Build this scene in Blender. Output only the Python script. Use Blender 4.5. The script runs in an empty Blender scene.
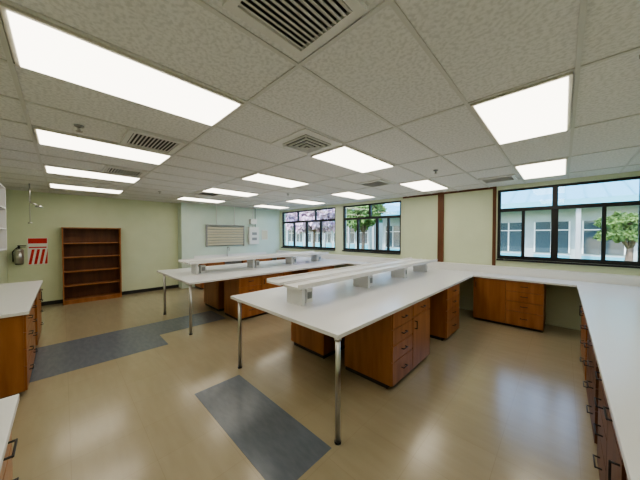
import bpy, bmesh, math, random
from mathutils import Vector, Matrix, noise
random.seed(7)
H=2.72; D=6.4; XL=-8.95; XM=-8.6; XR=0.95; YN=-0.88
scene=bpy.context.scene
# ---------------- materials ----------------
def mat(name, col, rough=.5, metal=0, emit=None, es=0, spec=.5):
    m=bpy.data.materials.new(name); m.use_nodes=True
    b=m.node_tree.nodes['Principled BSDF']
    b.inputs['Base Color'].default_value=(*col,1); b.inputs['Roughness'].default_value=rough
    b.inputs['Metallic'].default_value=metal; b.inputs['Specular IOR Level'].default_value=spec
    if emit: b.inputs['Emission Color'].default_value=(*emit,1); b.inputs['Emission Strength'].default_value=es
    return m
def noisy(name,c1,c2,scale=8,rough=.5,stretch=(1,1,1),bump=0,detail=4,lo=.35,hi=.65,spec=.5,coat=0):
    m=mat(name,c1,rough,spec=spec); nt=m.node_tree; N=nt.nodes; L=nt.links; b=N['Principled BSDF']
    tc=N.new('ShaderNodeTexCoord'); mp=N.new('ShaderNodeMapping'); mp.inputs['Scale'].default_value=stretch
    no=N.new('ShaderNodeTexNoise'); no.inputs['Scale'].default_value=scale; no.inputs['Detail'].default_value=detail
    cr=N.new('ShaderNodeValToRGB'); cr.color_ramp.elements[0].position=lo; cr.color_ramp.elements[1].position=hi
    cr.color_ramp.elements[0].color=(*c1,1); cr.color_ramp.elements[1].color=(*c2,1)
    L.new(tc.outputs['Object'],mp.inputs['Vector']); L.new(mp.outputs[0],no.inputs['Vector'])
    L.new(no.outputs[0],cr.inputs[0]); L.new(cr.outputs[0],b.inputs['Base Color'])
    if bump:
        bp=N.new('ShaderNodeBump'); bp.inputs['Strength'].default_value=bump; bp.inputs['Distance'].default_value=.01
        L.new(no.outputs[0],bp.inputs['Height']); L.new(bp.outputs[0],b.inputs['Normal'])
    b.inputs['Coat Weight'].default_value=coat; b.inputs['Coat Roughness'].default_value=.15
    return m
M={}
M['wall']=noisy('painted_wall',(.68,.74,.54),(.71,.77,.57),3,.5)
M['mint']=noisy('mint_wall',(.66,.78,.70),(.69,.81,.73),3,.45)
M['floor']=noisy('vinyl_floor',(.40,.34,.23),(.43,.368,.252),3,.22,(1,5,1),0,5,.3,.7,spec=.75,coat=.2)
def seams(m):
    nt=m.node_tree; N=nt.nodes; L=nt.links; b=N['Principled BSDF']
    src=b.inputs['Base Color'].links[0].from_socket
    tc=N.new('ShaderNodeTexCoord'); br=N.new('ShaderNodeTexBrick')
    br.inputs['Color1'].default_value=(1,1,1,1); br.inputs['Color2'].default_value=(.97,.97,.965,1); br.inputs['Mortar'].default_value=(.88,.87,.85,1)
    br.inputs['Scale'].default_value=1; br.inputs['Mortar Size'].default_value=.002; br.inputs['Brick Width'].default_value=.457; br.inputs['Row Height'].default_value=.457; br.offset=0
    mx=N.new('ShaderNodeMix'); mx.data_type='RGBA'; mx.blend_type='MULTIPLY'; mx.inputs[0].default_value=1
    L.new(tc.outputs['Object'],br.inputs['Vector']); L.new(src,mx.inputs[6]); L.new(br.outputs['Color'],mx.inputs[7]); L.new(mx.outputs[2],b.inputs['Base Color'])
seams(M['floor'])
M['blue']=noisy('blue_vinyl',(.155,.178,.21),(.18,.203,.237),7,.24,(1,3,1),0,5)
M['tile']=noisy('fissured_ceiling_tile',(.66,.665,.67),(.79,.79,.795),45,.9,(1,1,1),.25,8,.38,.56)
M['tbar']=mat('grid_bar',(.64,.64,.63),.5)
M['white']=mat('white_laminate',(.84,.84,.86),.26)
M['edge']=mat('laminate_edge',(.84,.83,.82),.35)
M['shelfw']=mat('white_shelf',(.82,.82,.82),.4)
M['wood']=noisy('oak_veneer',(.31,.112,.034),(.45,.19,.068),4,.35,(3,3,.35),0,6,.3,.7,coat=.15)
M['woodd']=noisy('dark_wood',(.11,.04,.018),(.18,.07,.028),4,.45,(3,3,.35),0,6,.3,.7)
M['chrome']=mat('brushed_steel',(.55,.54,.52),.28,1)
M['black']=mat('black_metal',(.02,.02,.022),.35)
M['kick']=mat('dark_plinth',(.035,.03,.028),.6)
M['frame']=mat('dark_window_frame',(.018,.018,.02),.4)
M['lamp']=mat('lamp_diffuser',(.9,.88,.8),.5,emit=(1,.925,.79),es=3.6)
M['lampf']=mat('lamp_frame',(.7,.68,.62),.4)
M['vent']=mat('vent_white',(.72,.72,.71),.45)
M['ventd']=mat('vent_dark',(.05,.05,.05),.6)
M['red']=mat('sign_red',(.65,.03,.03),.5)
M['paper']=mat('sign_white',(.85,.85,.83),.6)
M['grey']=mat('grey_plastic',(.35,.36,.37),.5)
M['base']=mat('black_skirting',(.03,.03,.03),.5)
M['curtain']=mat('pinboard_slat',(.72,.68,.54),.7)
M['grass']=noisy('grass',(.08,.15,.03),(.16,.24,.06),6,.9)
M['pave']=noisy('paving',(.36,.34,.31),(.45,.43,.40),4,.9)
M['bwall']=noisy('render_wall',(.38,.43,.44),(.44,.49,.50),3,.8)
M['roof']=mat('teal_roof',(.14,.40,.52),.5)
M['fascia']=mat('blue_fascia',(.11,.38,.48),.5)
M['bglass']=mat('outside_glass',(.05,.08,.10),.1)
M['leaf']=noisy('foliage',(.04,.09,.02),(.16,.25,.07),5,.8)
M['pink']=noisy('blossom',(.40,.25,.33),(.75,.58,.68),5,.8)
M['bark']=noisy('bark',(.10,.07,.05),(.18,.13,.09),9,.9)
def glassmat():
    m=bpy.data.materials.new('window_glass'); m.use_nodes=True; nt=m.node_tree; nt.nodes.clear()
    o=nt.nodes.new('ShaderNodeOutputMaterial'); t=nt.nodes.new('ShaderNodeBsdfTransparent'); t.inputs[0].default_value=(.93,.96,.97,1)
    g=nt.nodes.new('ShaderNodeBsdfGlossy'); g.inputs['Roughness'].default_value=.02
    mx=nt.nodes.new('ShaderNodeMixShader'); mx.inputs[0].default_value=.05
    nt.links.new(t.outputs[0],mx.inputs[1]); nt.links.new(g.outputs[0],mx.inputs[2]); nt.links.new(mx.outputs[0],o.inputs[0]); return m
M['glass']=glassmat()
# ---------------- mesh builder ----------------
class MB:
    def __init__(s): s.bm=bmesh.new(); s.mats=[]
    def mi(s,k):
        if k not in s.mats: s.mats.append(k)
        return s.mats.index(k)
    def box(s,x0,x1,y0,y1,z0,z1,k,rot=None):
        r=bmesh.ops.create_cube(s.bm,size=1); i=s.mi(k)
        c=Vector(((x0+x1)/2,(y0+y1)/2,(z0+z1)/2))
        for v in r['verts']:
            p=Vector((v.co.x*abs(x1-x0),v.co.y*abs(y1-y0),v.co.z*abs(z1-z0)))
            if rot: p=rot@p
            v.co=p+c
        for f in {f for v in r['verts'] for f in v.link_faces}: f.material_index=i
    def cyl(s,p0,p1,r,k,seg=20,r2=None):
        p0=Vector(p0);p1=Vector(p1);d=p1-p0
        q=d.to_track_quat('Z','Y').to_matrix().to_4x4()
        res=bmesh.ops.create_cone(s.bm,cap_ends=True,segments=seg,radius1=r,radius2=r if r2 is None else r2,depth=d.length,matrix=Matrix.Translation((p0+p1)/2)@q)
        i=s.mi(k)
        for f in {f for v in res['verts'] for f in v.link_faces}:
            f.material_index=i; f.smooth=len(f.verts)==4
    def sph(s,c,r,k,sub=2,jit=0,sc=(1,1,1)):
        res=bmesh.ops.create_icosphere(s.bm,subdivisions=sub,radius=1); i=s.mi(k)
        for v in res['verts']:
            f=1+jit*noise.noise(v.co*2.3+Vector(c))*2+ (jit*.6*noise.noise(v.co*7+Vector(c)))
            v.co=Vector((v.co.x*r*sc[0]*f,v.co.y*r*sc[1]*f,v.co.z*r*sc[2]*f))+Vector(c)
        for f in {f for v in res['verts'] for f in v.link_faces}: f.material_index=i; f.smooth=(jit==0)
    def poly(s,pts,k):
        f=s.bm.faces.new([s.bm.verts.new(p) for p in pts]); f.material_index=s.mi(k)
    def out(s,name,parent=None,bevel=0):
        me=bpy.data.meshes.new(name)
        bmesh.ops.recalc_face_normals(s.bm,faces=s.bm.faces)
        xs=[v.co for v in s.bm.verts]
        o=Vector(((min(v.x for v in xs)+max(v.x for v in xs))/2,(min(v.y for v in xs)+max(v.y for v in xs))/2,min(v.z for v in xs)))
        for v in s.bm.verts: v.co-=o
        s.bm.to_mesh(me); s.bm.free()
        for k in s.mats: me.materials.append(M[k])
        ob=bpy.data.objects.new(name,me); scene.collection.objects.link(ob); ob.location=o
        if parent:
            ob.location=o-parent.location; ob.parent=parent
        if bevel:
            b=ob.modifiers.new('bevel','BEVEL'); b.width=bevel; b.segments=2; b.limit_method='ANGLE'
        return ob
def empty(name,loc=(0,0,0)):
    e=bpy.data.objects.new(name,None); scene.collection.objects.link(e); e.location=loc; return e
def one(name,*a,**k):
    m=MB(); m.box(*a); return m.out(name,**k)
# ---------------- room shell ----------------
one('floor',XL-.2,XR+.2,YN-.2,D+.2,-.12,0,'floor')
one('ceiling',XL-.2,XR+.2,YN-.2,D+.2,H,H+.15,'tile')
one('wall_left',XL-.2,XL,YN-.2,D+.2,0,H,'wall')
one('wall_right',XR,XR+.2,YN-.2,D+.2,0,H,'wall')
one('wall_near',XL,XR,YN-.2,YN,0,H,'wall')
one('wall_left_recess',XL,XM,2.6,D,0,H,'mint')
one('baseboard_left',XL,XL+.015,YN,2.6,0,.09,'base')
Z0,Z1=1.2,2.64
wins=[(-8.45,-5.50),(-5.18,-3.16),(-1.0,.92)]
m=MB()
m.box(XM,XR,D,D+.2,0,Z0,'wall'); m.box(XM,XR,D,D+.2,Z1,H,'wall')
xs=[XM]+[v for w in wins for v in w]+[XR]
for i in range(0,len(xs),2): m.box(xs[i],xs[i+1],D,D+.2,Z0,Z1,'wall')
m.out('wall_window')
m=MB()
m.box(-2.80,-1.30,.955,1.47,0,.002,'blue'); m.out('floor_trim_strip')
m=MB(); m.box(-5.65,-4.38,-.45,1.12,0,.002,'blue'); m.box(-5.65,-4.9,1.12,2.3,0,.002,'blue'); m.out('floor_trim_strip')
m=MB(); m.box(-2.19,-2.06,D-.05,D,1.05,H,'woodd'); m.out('trim_1',bevel=.003)
m=MB(); m.box(-1.08,-1.02,D-.03,D,1.05,H,'woodd'); m.out('trim_2',bevel=.003)
m=MB(); m.box(-3.1,-2.19,D-.02,D,H-.04,H,'woodd'); m.box(-2.06,-1.08,D-.02,D,H-.04,H,'woodd'); m.out('trim_3')
def window(n,x0,x1,panes,trans):
    m=MB(); y0,y1=D+.03,D+.10; t=.05
    m.box(x0,x1,y0,y1,Z0,Z0+t,'frame'); m.box(x0,x1,y0,y1,Z1-.04,Z1,'frame')
    m.box(x0,x0+t,y0,y1,Z0+t,Z1-.04,'frame'); m.box(x1-t,x1,y0,y1,Z0+t,Z1-.04,'frame')
    m.box(x0+t,x1-t,y0-.01,y1,2.18,2.25,'frame')
    W=x1-x0
    for f,w in panes:
        c=x0+f*W; m.box(c-w/2,c+w/2,y0,y1,Z0+t,2.18,'frame')
    for f,w in trans:
        c=x0+f*W; m.box(c-w/2,c+w/2,y0,y1,2.25,Z1-.04,'frame')
    m.box(x0+t,x1-t,y0+.01,y1-.01,Z0+t,Z0+t+.02,'frame')
    m.box(x0+t,x1-t,y0+.03,y0+.036,Z0+.07,Z1-.04,'glass')
    m.box(x0,x1,D-.05,D+.03,Z0-.03,Z0,'frame')
    m.out('window_%d'%n)
window(1,*wins[0],[(.25,.06),(.5,.07),(.75,.06)],[(.33,.05),(.66,.05)])
window(2,*wins[1],[(.28,.06),(.62,.07),(.8,.05)],[(.5,.06)])
window(3,*wins[2],[(.22,.05),(.46,.10),(.78,.05)],[(.46,.08)])
# ---------------- ceiling grid, lights, vents ----------------
gx=[.05-.6*n for n in range(-1,15)]
gy=[-.2+1.2*n for n in range(0,6)]
m=MB(); w=.012
for x in gx: m.box(x-w,x+w,YN,D,H-.008,H,'tbar')
for y in gy: m.box(XL,XR,y-w,y+w,H-.0085,H,'tbar')
m.out('ceiling_trim_grid')
for y in (-.2,2.2,4.6):
    for n in (0,3,6,9,12):
        x1=.05-.6*n; x0=x1-.6; a=.02
        m=MB()
        m.box(x0+a,x1-a,y+a,y+1.2-a,H-.02,H-.001,'lampf')
        m.box(x0+a+.02,x1-a-.02,y+a+.02,y+1.2-a-.02,H-.026,H-.018,'lamp')
        m.out('fluorescent_ceiling_light')
def vent(x0,x1,y0,y1,along='y'):
    m=MB(); z=H-.012; f=.045
    m.box(x0,x1,y0,y0+f,z-.012,H,'vent'); m.box(x0,x1,y1-f,y1,z-.012,H,'vent')
    m.box(x0,x0+f,y0+f,y1-f,z-.012,H,'vent'); m.box(x1-f,x1,y0+f,y1-f,z-.012,H,'vent')
    m.box(x0+f,x1-f,y0+f,y1-f,H-.004,H-.0005,'ventd')
    n=12
    R=Matrix.Rotation(math.radians(28),3,'Y' if along=='y' else 'X')
    for i in range(n):
        t=(i+.5)/n
        if along=='y':
            c=x0+f+(x1-x0-2*f)*t; m.box(c-.012,c+.012,y0+f,y1-f,z-.008,z-.005,'vent',R)
        else:
            c=y0+f+(y1-y0-2*f)*t; m.box(x0+f,x1-f,c-.012,c+.012,z-.008,z-.005,'vent',R)
    m.out('ceiling_air_vent')
vent(-1.08,-.64,.5,.96,'y')
vent(-3.5,-2.98,.45,.95,'x'); vent(-2.93,-2.4,4.05,4.55,'x'); vent(-1.12,-.6,5.25,5.75,'x'); vent(-6.5,-6.0,2.25,2.75,'x'); vent(-5.3,-4.8,.45,.95,'x')
m=MB(); x0,x1,y0,y1=-2.35,-1.75,1.6,2.2
m.box(x0+.02,x1-.02,y0+.02,y1-.02,H-.012,H-.001,'vent')
m.box(x0+.11,x1-.11,y0+.11,y1-.11,H-.016,H-.012,'ventd')
for i in range(4):
    a=.11+.045*i; z=H-.03-.008*i; b=.012
    m.box(x0+a,x1-a,y0+a,y0+a+b,z,z+.016,'vent');m.box(x0+a,x1-a,y1-a-b,y1-a,z,z+.016,'vent')
    m.box(x0+a,x0+a+b,y0+a+b,y1-a-b,z,z+.016,'vent');m.box(x1-a-b,x1-a,y0+a+b,y1-a-b,z,z+.016,'vent')
m.box(x0+.28,x1-.28,y0+.28,y1-.28,H-.06,H-.055,'vent')
for (cx,cy) in ((x0+.12,y0+.12),(x1-.12,y1-.12),(x0+.12,y1-.12),(x1-.12,y0+.12)): m.cyl((cx,cy,H-.06),(cx,cy,H-.012),.005,'vent',8)
m.out('ceiling_diffuser')
def sprinkler(x,y):
    m=MB(); m.cyl((x,y,H-.012),(x,y,H-.0005),.035,'grey'); m.cyl((x,y,H-.05),(x,y,H-.012),.012,'chrome'); m.cyl((x,y,H-.056),(x,y,H-.05),.025,'chrome'); m.out('ceiling_sprinkler')
for p in ((-3.25,.12),(.33,2.3),(-1.45,4.1),(-4.9,3.9),(-6.8,1.6)): sprinkler(*p)
# ---------------- benches ----------------
def handle(m,p,axis,normal,L=.10,k='black',r=.005):
    p=Vector(p);a=Vector(axis);n=Vector(normal)
    s=p-a*L/2; e=p+a*L/2
    m.cyl(s-n*.002,s+n*.03,r,k,8); m.cyl(e-n*.002,e+n*.03,r,k,8); m.cyl(s+n*.03-a*r,e+n*.03+a*r,r,k,8)
def cabinet(name,parent,x0,x1,y0,y1,face,cols,z1=.862,wood='wood',L=.1):
    m=MB(); kz=.05; fz=.018
    k={'x':0,'y':1}[face[1]]; sg=1 if face[0]=='+' else -1
    lo=[x0,y0];hi=[x1,y1]
    blo=lo[:];bhi=hi[:]
    if sg>0: bhi[k]-=fz
    else: blo[k]+=fz
    m.box(blo[0],bhi[0],blo[1],bhi[1],kz,z1,wood)
    klo=blo[:];khi=bhi[:]
    if sg>0: khi[k]-=.04
    else: klo[k]+=.04
    m.box(klo[0]+.01,khi[0]-.01,klo[1]+.01,khi[1]-.01,0,kz,'kick')
    j=1-k; a=lo[j]; tot=hi[j]-lo[j]
    fr=hi[k]-fz if sg>0 else lo[k]; 
    nrm=[0,0,0]; nrm[k]=sg; ax=[0,0,0]; ax[j]=1
    for frac,kind in cols:
        b=a+tot*frac; g=.005
        def front(za,zb):
            if k==0: m.box(fr,fr+fz,a+g,b-g,za+g,zb-g,wood)
            else: m.box(a+g,b-g,fr,fr+fz,za+g,zb-g,wood)
        sf=fr+fz if sg>0 else fr
        def pt(c,z):
            p=[0,0,z]; p[k]=sf; p[j]=c; return p
        if kind=='door':
            front(kz,z1-.01); handle(m,pt(a+.05,z1-.14),(0,0,1),nrm,L)
        elif kind=='doord':
            front(kz,z1-.17); front(z1-.17,z1-.01); handle(m,pt(a+.05,z1-.27),(0,0,1),nrm,L); handle(m,pt((a+b)/2,z1-.085),ax,nrm,L)
        else:
            n=kind; hs=[1.0]*n; 
            if n>=3: hs[-1]=1.45
            T=sum(hs); z=z1-.01
            for h in hs:
                dz=h/T*(z1-.01-kz); front(z-dz,z); handle(m,pt((a+b)/2,z-dz*.45),ax,nrm,L); z-=dz
        a=b
    m.out(name,parent,bevel=.002)
def top(name,parent,x0,x1,y0,y1,z=.9,t=.036):
    m=MB(); m.box(x0,x1,y0,y1,z-t,z,'white'); return m.out(name,parent,bevel=.004)
def leg(name,parent,x,y):
    m=MB(); m.cyl((x,y,.012),(x,y,.864),.022,'chrome',24); m.cyl((x,y,0),(x,y,.014),.028,'black',24); m.cyl((x,y,.845),(x,y,.864),.03,'chrome',24); m.out(name,parent)
def shelf(parent,x0,x1,y0,y1,sup,z=1.15):
    m=MB(); c=(x0+x1)/2; t=.024
    m.box(x0,c-.035,y0,y1,z-t,z,'shelfw'); m.box(c+.035,x1,y0,y1,z-t,z,'shelfw')
    m.box(c-.035,c+.035,y0+.1,y1,z-.045,z-.018,'shelfw')
    for e in (x0,x1-.015): m.box(e,e+.015,y0,y1,z,z+.028,'edge')
    for e in (c-.05,c+.035): m.box(e,e+.015,y0,y1,z,z+.012,'edge')
    for s in sup:
        m.box(c-.11,c+.17,s-.022,s+.022,.9,z-t,'shelfw')
        m.box(c-.22,c+.22,s-.02,s+.02,z-t-.03,z-t,'shelfw')
        m.box(c+.02,c+.12,s+.09,s+.19,.9,z-t-.06,'shelfw')
        m.box(c+.12,c+.124,s+.105,s+.175,.95,1.03,'grey')
    m.out('reagent_shelf',parent,bevel=.002)
FY=5.70
e=empty('island_workbench',(-2.2,3.6,0))
top('worktop',e,-3.12,-1.275,1.52,FY)
leg('leg_1',e,-1.300,1.545); leg('leg_2',e,-2.95,1.56)
shelf(e,-2.55,-1.96,1.70,FY,(1.88,3.2,4.4,5.4))
cabinet('cabinet_1',e,-1.96,-1.30,2.46,3.52,'+x',[(.48,4),(.52,'doord')],L=.09)
cabinet('cabinet_2',e,-1.96,-1.30,4.22,4.88,'+x',[(1,4)],L=.09)
cabinet('cabinet_3',e,-3.03,-2.32,2.46,3.52,'-x',[(.5,4),(.5,'door')],L=.09)
cabinet('cabinet_4',e,-3.03,-2.32,4.22,5.2,'-x',[(1,4)],L=.09)
e=empty('island_workbench',(-5.4,3.6,0))
top('worktop',e,-6.55,-4.47,1.46,FY)
leg('leg_1',e,-4.54,1.50); leg('leg_2',e,-6.1,1.50)
shelf(e,-5.85,-5.17,1.70,FY,(1.9,3.2,4.4,5.4))
cabinet('cabinet_1',e,-5.17,-4.51,2.38,3.44,'+x',[(.48,4),(.52,'door')],L=.09)
cabinet('cabinet_2',e,-5.17,-4.51,4.22,5.2,'+x',[(.5,4),(.5,'door')],L=.09)
cabinet('cabinet_3',e,-6.28,-5.45,2.38,3.44,'-x',[(.5,4),(.5,'door')],L=.09)
e=empty('window_workbench',(-3,6,0))
top('worktop',e,XM,XR,FY,D-.0)
m=MB(); m.box(XM,XR,D-.16,D,.9,1.05,'shelfw')
m.out('service_trunking',e,bevel=.003)
cabinet('cabinet_1',e,-1.28,-.22,FY+.03,D,'-y',[(.5,'door'),(.5,4)],L=.09)
cabinet('cabinet_2',e,-7.9,-6.9,FY+.03,D,'-y',[(.5,4),(.5,'door')],L=.09)
cabinet('cabinet_3',e,-4.2,-3.3,FY+.03,D,'-y',[(.5,'door'),(.5,'door')],L=.09)
# sink bench on the mint wall
e=empty('sink_workbench',(-8.3,4.2,0))
m=MB(); a,b=XM+.022,XM+.62
m.box(a,b,2.95,3.75,.864,.9,'white'); m.box(a,b,4.35,FY-.002,.864,.9,'white'); m.box(a,a+.1,3.75,4.35,.864,.9,'white'); m.box(b-.08,b,3.75,4.35,.864,.9,'white')
m.out('worktop',e)
m=MB(); m.box(a+.1,b-.08,3.75,4.35,.68,.69,'chrome'); m.box(a+.1,a+.11,3.75,4.35,.69,.903,'chrome'); m.box(b-.09,b-.08,3.75,4.35,.69,.903,'chrome'); m.box(a+.11,b-.09,3.75,3.76,.69,.903,'chrome'); m.box(a+.11,b-.09,4.34,4.35,.69,.903,'chrome'); m.out('sink_basin',e)
m=MB(); cx=a+.06; cy=4.05
m.cyl((cx,cy,.9),(cx,cy,1.2),.012,'chrome',12)
pp=[(cx+.08-.08*math.cos(t),cy,1.2+.08*math.sin(t)) for t in [i*math.pi/8 for i in range(9)]]
for q in range(8): m.cyl(pp[q],pp[q+1],.011,'chrome',10)
m.cyl(pp[-1],(cx+.16,cy,1.15),.011,'chrome',10); m.cyl((cx,cy-.08,.93),(cx,cy+.08,.93),.012,'chrome',10); m.out('tap',e)
m=MB(); m.box(a,a+.015,2.95,FY-.002,.9,1.02,'shelfw'); m.out('splashback',e)
cabinet('cabinet_1',e,a,b-.02,2.97,3.72,'+x',[(.5,4),(.5,'door')],L=.09)
cabinet('cabinet_2',e,a,b-.02,4.38,5.6,'+x',[(.5,'door'),(.5,'door')],L=.09)
e=empty('wall_workbench',(.55,2.5,0))
top('worktop',e,.17,XR,YN,FY)
m=MB(); m.box(XR-.12,XR,YN,FY,.9,1.05,'shelfw'); m.out('service_trunking',e,bevel=.003)
for i,(a,b,cols) in enumerate(((4.1,5.1,[(.5,4),(.5,'door')]),(2.9,3.9,[(.5,4),(.5,4)]),(1.7,2.7,[(.5,'doord'),(.5,4)]),(.4,1.6,[(.5,4),(.5,4)]))):
    cabinet('cabinet_%d'%(i+1),e,.20,XR,a,b,'-x',cols,wood='wood' if i==0 else 'woodd',L=.12)
e=empty('wall_workbench',(-.9,-.5,0))
top('worktop',e,-1.96,.165,YN,-.165)
cabinet('cabinet_1',e,-1.94,-1.0,YN,-.19,'+y',[(.5,4),(.5,4)],L=.12)
e=empty('wall_workbench',(-5.5,-.5,0))
top('worktop',e,-6.6,-4.02,YN,-.26)
cabinet('cabinet_1',e,-5.2,-4.05,YN,-.285,'+y',[(.5,4),(.5,4)],L=.12)
cabinet('cabinet_2',e,-6.58,-5.6,YN,-.285,'+y',[(.5,4),(.5,'door')],L=.12)
m=MB(); x0,x1,y0,y1,z0,z1=-5.9,-4.1,YN,YN+.3,1.48,2.4
m.box(x0,x1,y0,y0+.012,z0,z1,'shelfw')
for z in (z0,z0+.3,z0+.6,z1-.02): m.box(x0,x1,y0+.012,y1,z,z+.02,'shelfw')
for x in (x0,x0+.6,x0+1.2,x1-.02): m.box(x,x+.02,y0+.012,y1+.001,z0,z1,'shelfw')
m.out('wall_shelf_unit',bevel=.002)
m=MB(); x0,x1,y0,y1=XL+.022,XL+.32,-.02,1.10; hh=1.86
m.box(x0,x0+.012,y0,y1,.08,hh,'woodd')
m.box(x0,x1,y0,y0+.025,0,hh,'wood'); m.box(x0,x1,y1-.025,y1,0,hh,'wood')
m.box(x0,x1+.008,y0-.006,y1+.006,hh,hh+.025,'wood')
for z in (.08,.43,.78,1.13,1.48): m.box(x0+.012,x1-.005,y0+.025,y1-.025,z,z+.024,'wood')
m.box(x0+.012,x1-.02,y0+.025,y1-.025,0,.08,'wood'); m.out('bookcase',bevel=.002)
m=MB(); x=XL; a,b=-.58,-.26; 
m.box(x,x+.006,a,b,1.0,1.63,'paper')
m.box(x+.006,x+.008,a+.01,b-.01,1.50,1.62,'red')
m.box(x+.006,x+.008,a+.02,b-.02,1.39,1.42,'red')
for i in range(4):
    y=a+.01+i*.085
    m.poly([(x+.0075,y,1.01),(x+.0075,y+.045,1.01),(x+.0075,min(y+.10,b-.005),1.36),(x+.0075,y+.055-.0,1.36)],'red')
m.out('fire_safety_sign')
m=MB(); cx,cy=XL+.11,-.70
m.cyl((cx,cy,1.05),(cx,cy,1.35),.07,'chrome',24); m.sph((cx,cy,1.35),.07,'chrome',3,0,(1,1,.6)); m.cyl((cx,cy,1.03),(cx,cy,1.05),.06,'black',24)
m.cyl((cx,cy,1.38),(cx,cy,1.45),.018,'black',12); m.box(cx-.015,cx+.015,cy-.02,cy+.11,1.45,1.465,'black'); m.box(cx-.012,cx+.012,cy-.01,cy+.10,1.42,1.43,'black')
m.cyl((cx,cy-.02,1.42),(cx+.02,cy-.09,1.32),.01,'black',10); m.cyl((cx+.02,cy-.09,1.32),(cx+.02,cy-.085,1.10),.01,'black',10)
m.box(XL,XL+.04,cy-.05,cy+.05,1.2,1.26,'black'); m.out('fire_extinguisher')
m=MB(); px,py=-7.6,-.45
m.cyl((px,py,H),(px,py,2.35),.012,'chrome',10); m.cyl((px,py,2.35),(px,py+.1,2.3),.012,'chrome',10); m.cyl((px,py,2.35),(px,py,1.95),.004,'chrome',8); m.cyl((px,py,1.93),(px,py,1.95),.03,'chrome',16); m.cyl((px,py+.12,2.26),(px,py+.12,2.30),.06,'chrome',20,.03)
m.out('pull_cord_shower')
x=XM+.021
m=MB()
m.box(x,x+.012,3.35,4.7,1.32,2.0,'grey')
for i in range(7):
    z=1.345+i*.093; m.box(x+.016,x+.046,3.37,4.68,z,z+.07,'curtain',Matrix.Rotation(.3,3,'Y'))
m.box(x,x+.06,3.33,3.37,1.3,2.02,'grey'); m.box(x,x+.06,4.68,4.72,1.3,2.02,'grey'); m.box(x,x+.065,3.33,4.72,2.02,2.05,'grey')
for yy in (3.7,4.35): m.cyl((x+.02,yy,2.04),(x+.02,yy,H),.01,'paper',10)
m.out('slatted_display_rack')
m=MB(); m.box(x,x+.12,4.9,5.3,1.35,2.0,'paper'); m.box(x+.12,x+.13,4.93,5.27,1.40,1.9,'shelfw'); m.cyl((x+.03,5.1,2.0),(x+.03,5.1,H),.015,'paper',10); m.cyl((x+.03,5.2,2.0),(x+.03,5.2,H),.012,'grey',10)
m.box(x+.13,x+.136,5.0,5.2,1.5,1.6,'grey'); m.box(x+.13,x+.136,5.0,5.2,1.7,1.8,'grey')
m.box(x,x+.15,4.95,5.2,2.12,2.3,'paper'); m.out('electrical_box')
m=MB(); m.box(XM,XM+.012,5.5,5.8,1.5,1.9,'paper'); m.box(XM+.012,XM+.016,5.52,5.78,1.52,1.88,'curtain'); m.out('wall_notice')
# ---------------- outside ----------------
one('lawn_ground',-60,35,D+.2,60,-.35,-.15,'grass')
one('paved_path',-60,35,7.6,9.4,-.15,-.13,'pave')
def building(name,x0,x1,y,zt):
    m=MB()
    m.box(x0,x1,y,y+6,-.15,zt,'bwall')
    n=int((x1-x0)/1.5)
    for i in range(n):
        a=x0+.2+i*(x1-x0)/n
        m.box(a,a+1.2,y-.04,y,.9,2.3,'bglass')
        m.box(a,a+1.2,y-.03,y,.2,.8,'fascia')
        for q in (a,a+.58,a+1.16): m.box(q,q+.05,y-.07,y-.02,.9,2.3,'paper')
        m.box(a,a+1.2,y-.07,y-.02,1.9,1.94,'paper')
        if i%2==0: m.box(a-.22,a-.08,y-1.3,y-1.16,-.15,zt,'grey')
    m.box(x0-.5,x1+.5,y-1.5,y-1.4,zt-.1,zt+.22,'fascia')
    m.poly([(x0-.5,y-1.5,zt+.22),(x1+.5,y-1.5,zt+.22),(x1+.5,y+3,zt+1.7),(x0-.5,y+3,zt+1.7)],'roof')
    m.poly([(x0-.5,y+3,zt+1.7),(x1+.5,y+3,zt+1.7),(x1+.5,y+7,zt+.2),(x0-.5,y+7,zt+.2)],'roof')
    n=int((x1-x0)/.6)
    for i in range(n):
        q=x0+i*.6
        m.poly([(q,y-1.5,zt+.24),(q+.05,y-1.5,zt+.24),(q+.05,y+3,zt+1.73),(q,y+3,zt+1.73)],'fascia')
    m.out(name)
building('classroom_building',-9,16,15.5,2.9)
building('classroom_building',-42,-13,20,2.9)
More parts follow.
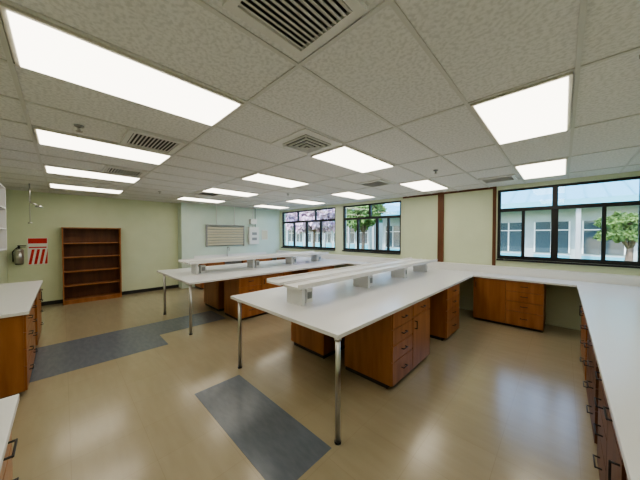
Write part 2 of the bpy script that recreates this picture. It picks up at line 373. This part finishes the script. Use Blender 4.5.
def tree(x,y,h,r,k,n=90):
    m=MB(); m.cyl((x,y,-.15),(x+.1,y,h*.55),.12,'bark',12,.07)
    for i in range(5):
        a=i*1.3; m.cyl((x+.08,y,h*.45),(x+math.cos(a)*r*.7,y+math.sin(a)*r*.7,h*.8),.05,'bark',8,.02)
    for i in range(n):
        a=random.uniform(0,6.28); q=random.uniform(0,1)**.6*r; z=h*.74+random.uniform(-.5,.45)*r*1.3
        m.sph((x+math.cos(a)*q,y+math.sin(a)*q,z),random.uniform(.09,.22)*r,k,3,.75)
    m.out('jacaranda_tree' if k=='pink' else 'leafy_tree')
tree(-12.6,12.3,4.2,1.45,'pink'); tree(-17.6,13.2,4.6,1.6,'pink'); tree(-8.0,11.6,4.0,1.1,'leaf')
tree(1.45,12.6,2.7,.6,'leaf'); tree(2.0,27,8.5,2.6,'leaf'); tree(-5,27.5,8.5,2.8,'leaf'); tree(-22,33,9,3.5,'leaf'); tree(-30,33,9,3.5,'leaf')
for i in range(5): 
    m=MB()
    for j in range(14): m.sph((-19+i*2.0+random.uniform(-.5,.5),10.2+random.uniform(-.3,.3),.25+random.uniform(-.15,.3)),.25,'leaf' if i%2 else 'pink',3,.6)
    m.out('garden_shrub')
# ---------------- world and sun ----------------
w=bpy.data.worlds.new('World'); scene.world=w; w.use_nodes=True; nt=w.node_tree
sk=nt.nodes.new('ShaderNodeTexSky'); sk.sky_type='NISHITA'; sk.sun_disc=False; sk.sun_elevation=math.radians(50); sk.sun_rotation=math.radians(180); sk.dust_density=1
bg=nt.nodes['Background']; bg.inputs[1].default_value=.8; nt.links.new(sk.outputs[0],bg.inputs[0])
sl=bpy.data.lights.new('sun','SUN'); sl.energy=4.5; sl.angle=.01; sl.color=(1,.96,.9)
so=bpy.data.objects.new('sun',sl); scene.collection.objects.link(so); so.location=(0,-10,20); so.rotation_euler=(math.radians(42),0,math.radians(-15))
try:
    scene.view_settings.look='AgX - Medium High Contrast'
    scene.view_settings.exposure=.5
except Exception as ex: print(ex)
# ---------------- camera ----------------
c=bpy.data.cameras.new('camera'); c.lens=14.06; c.sensor_width=36; c.clip_start=.02
co=bpy.data.objects.new('camera',c); scene.collection.objects.link(co)
co.location=(0,0,1.7); co.rotation_euler=(math.radians(90-1.15),0,math.radians(44.2)); scene.camera=co
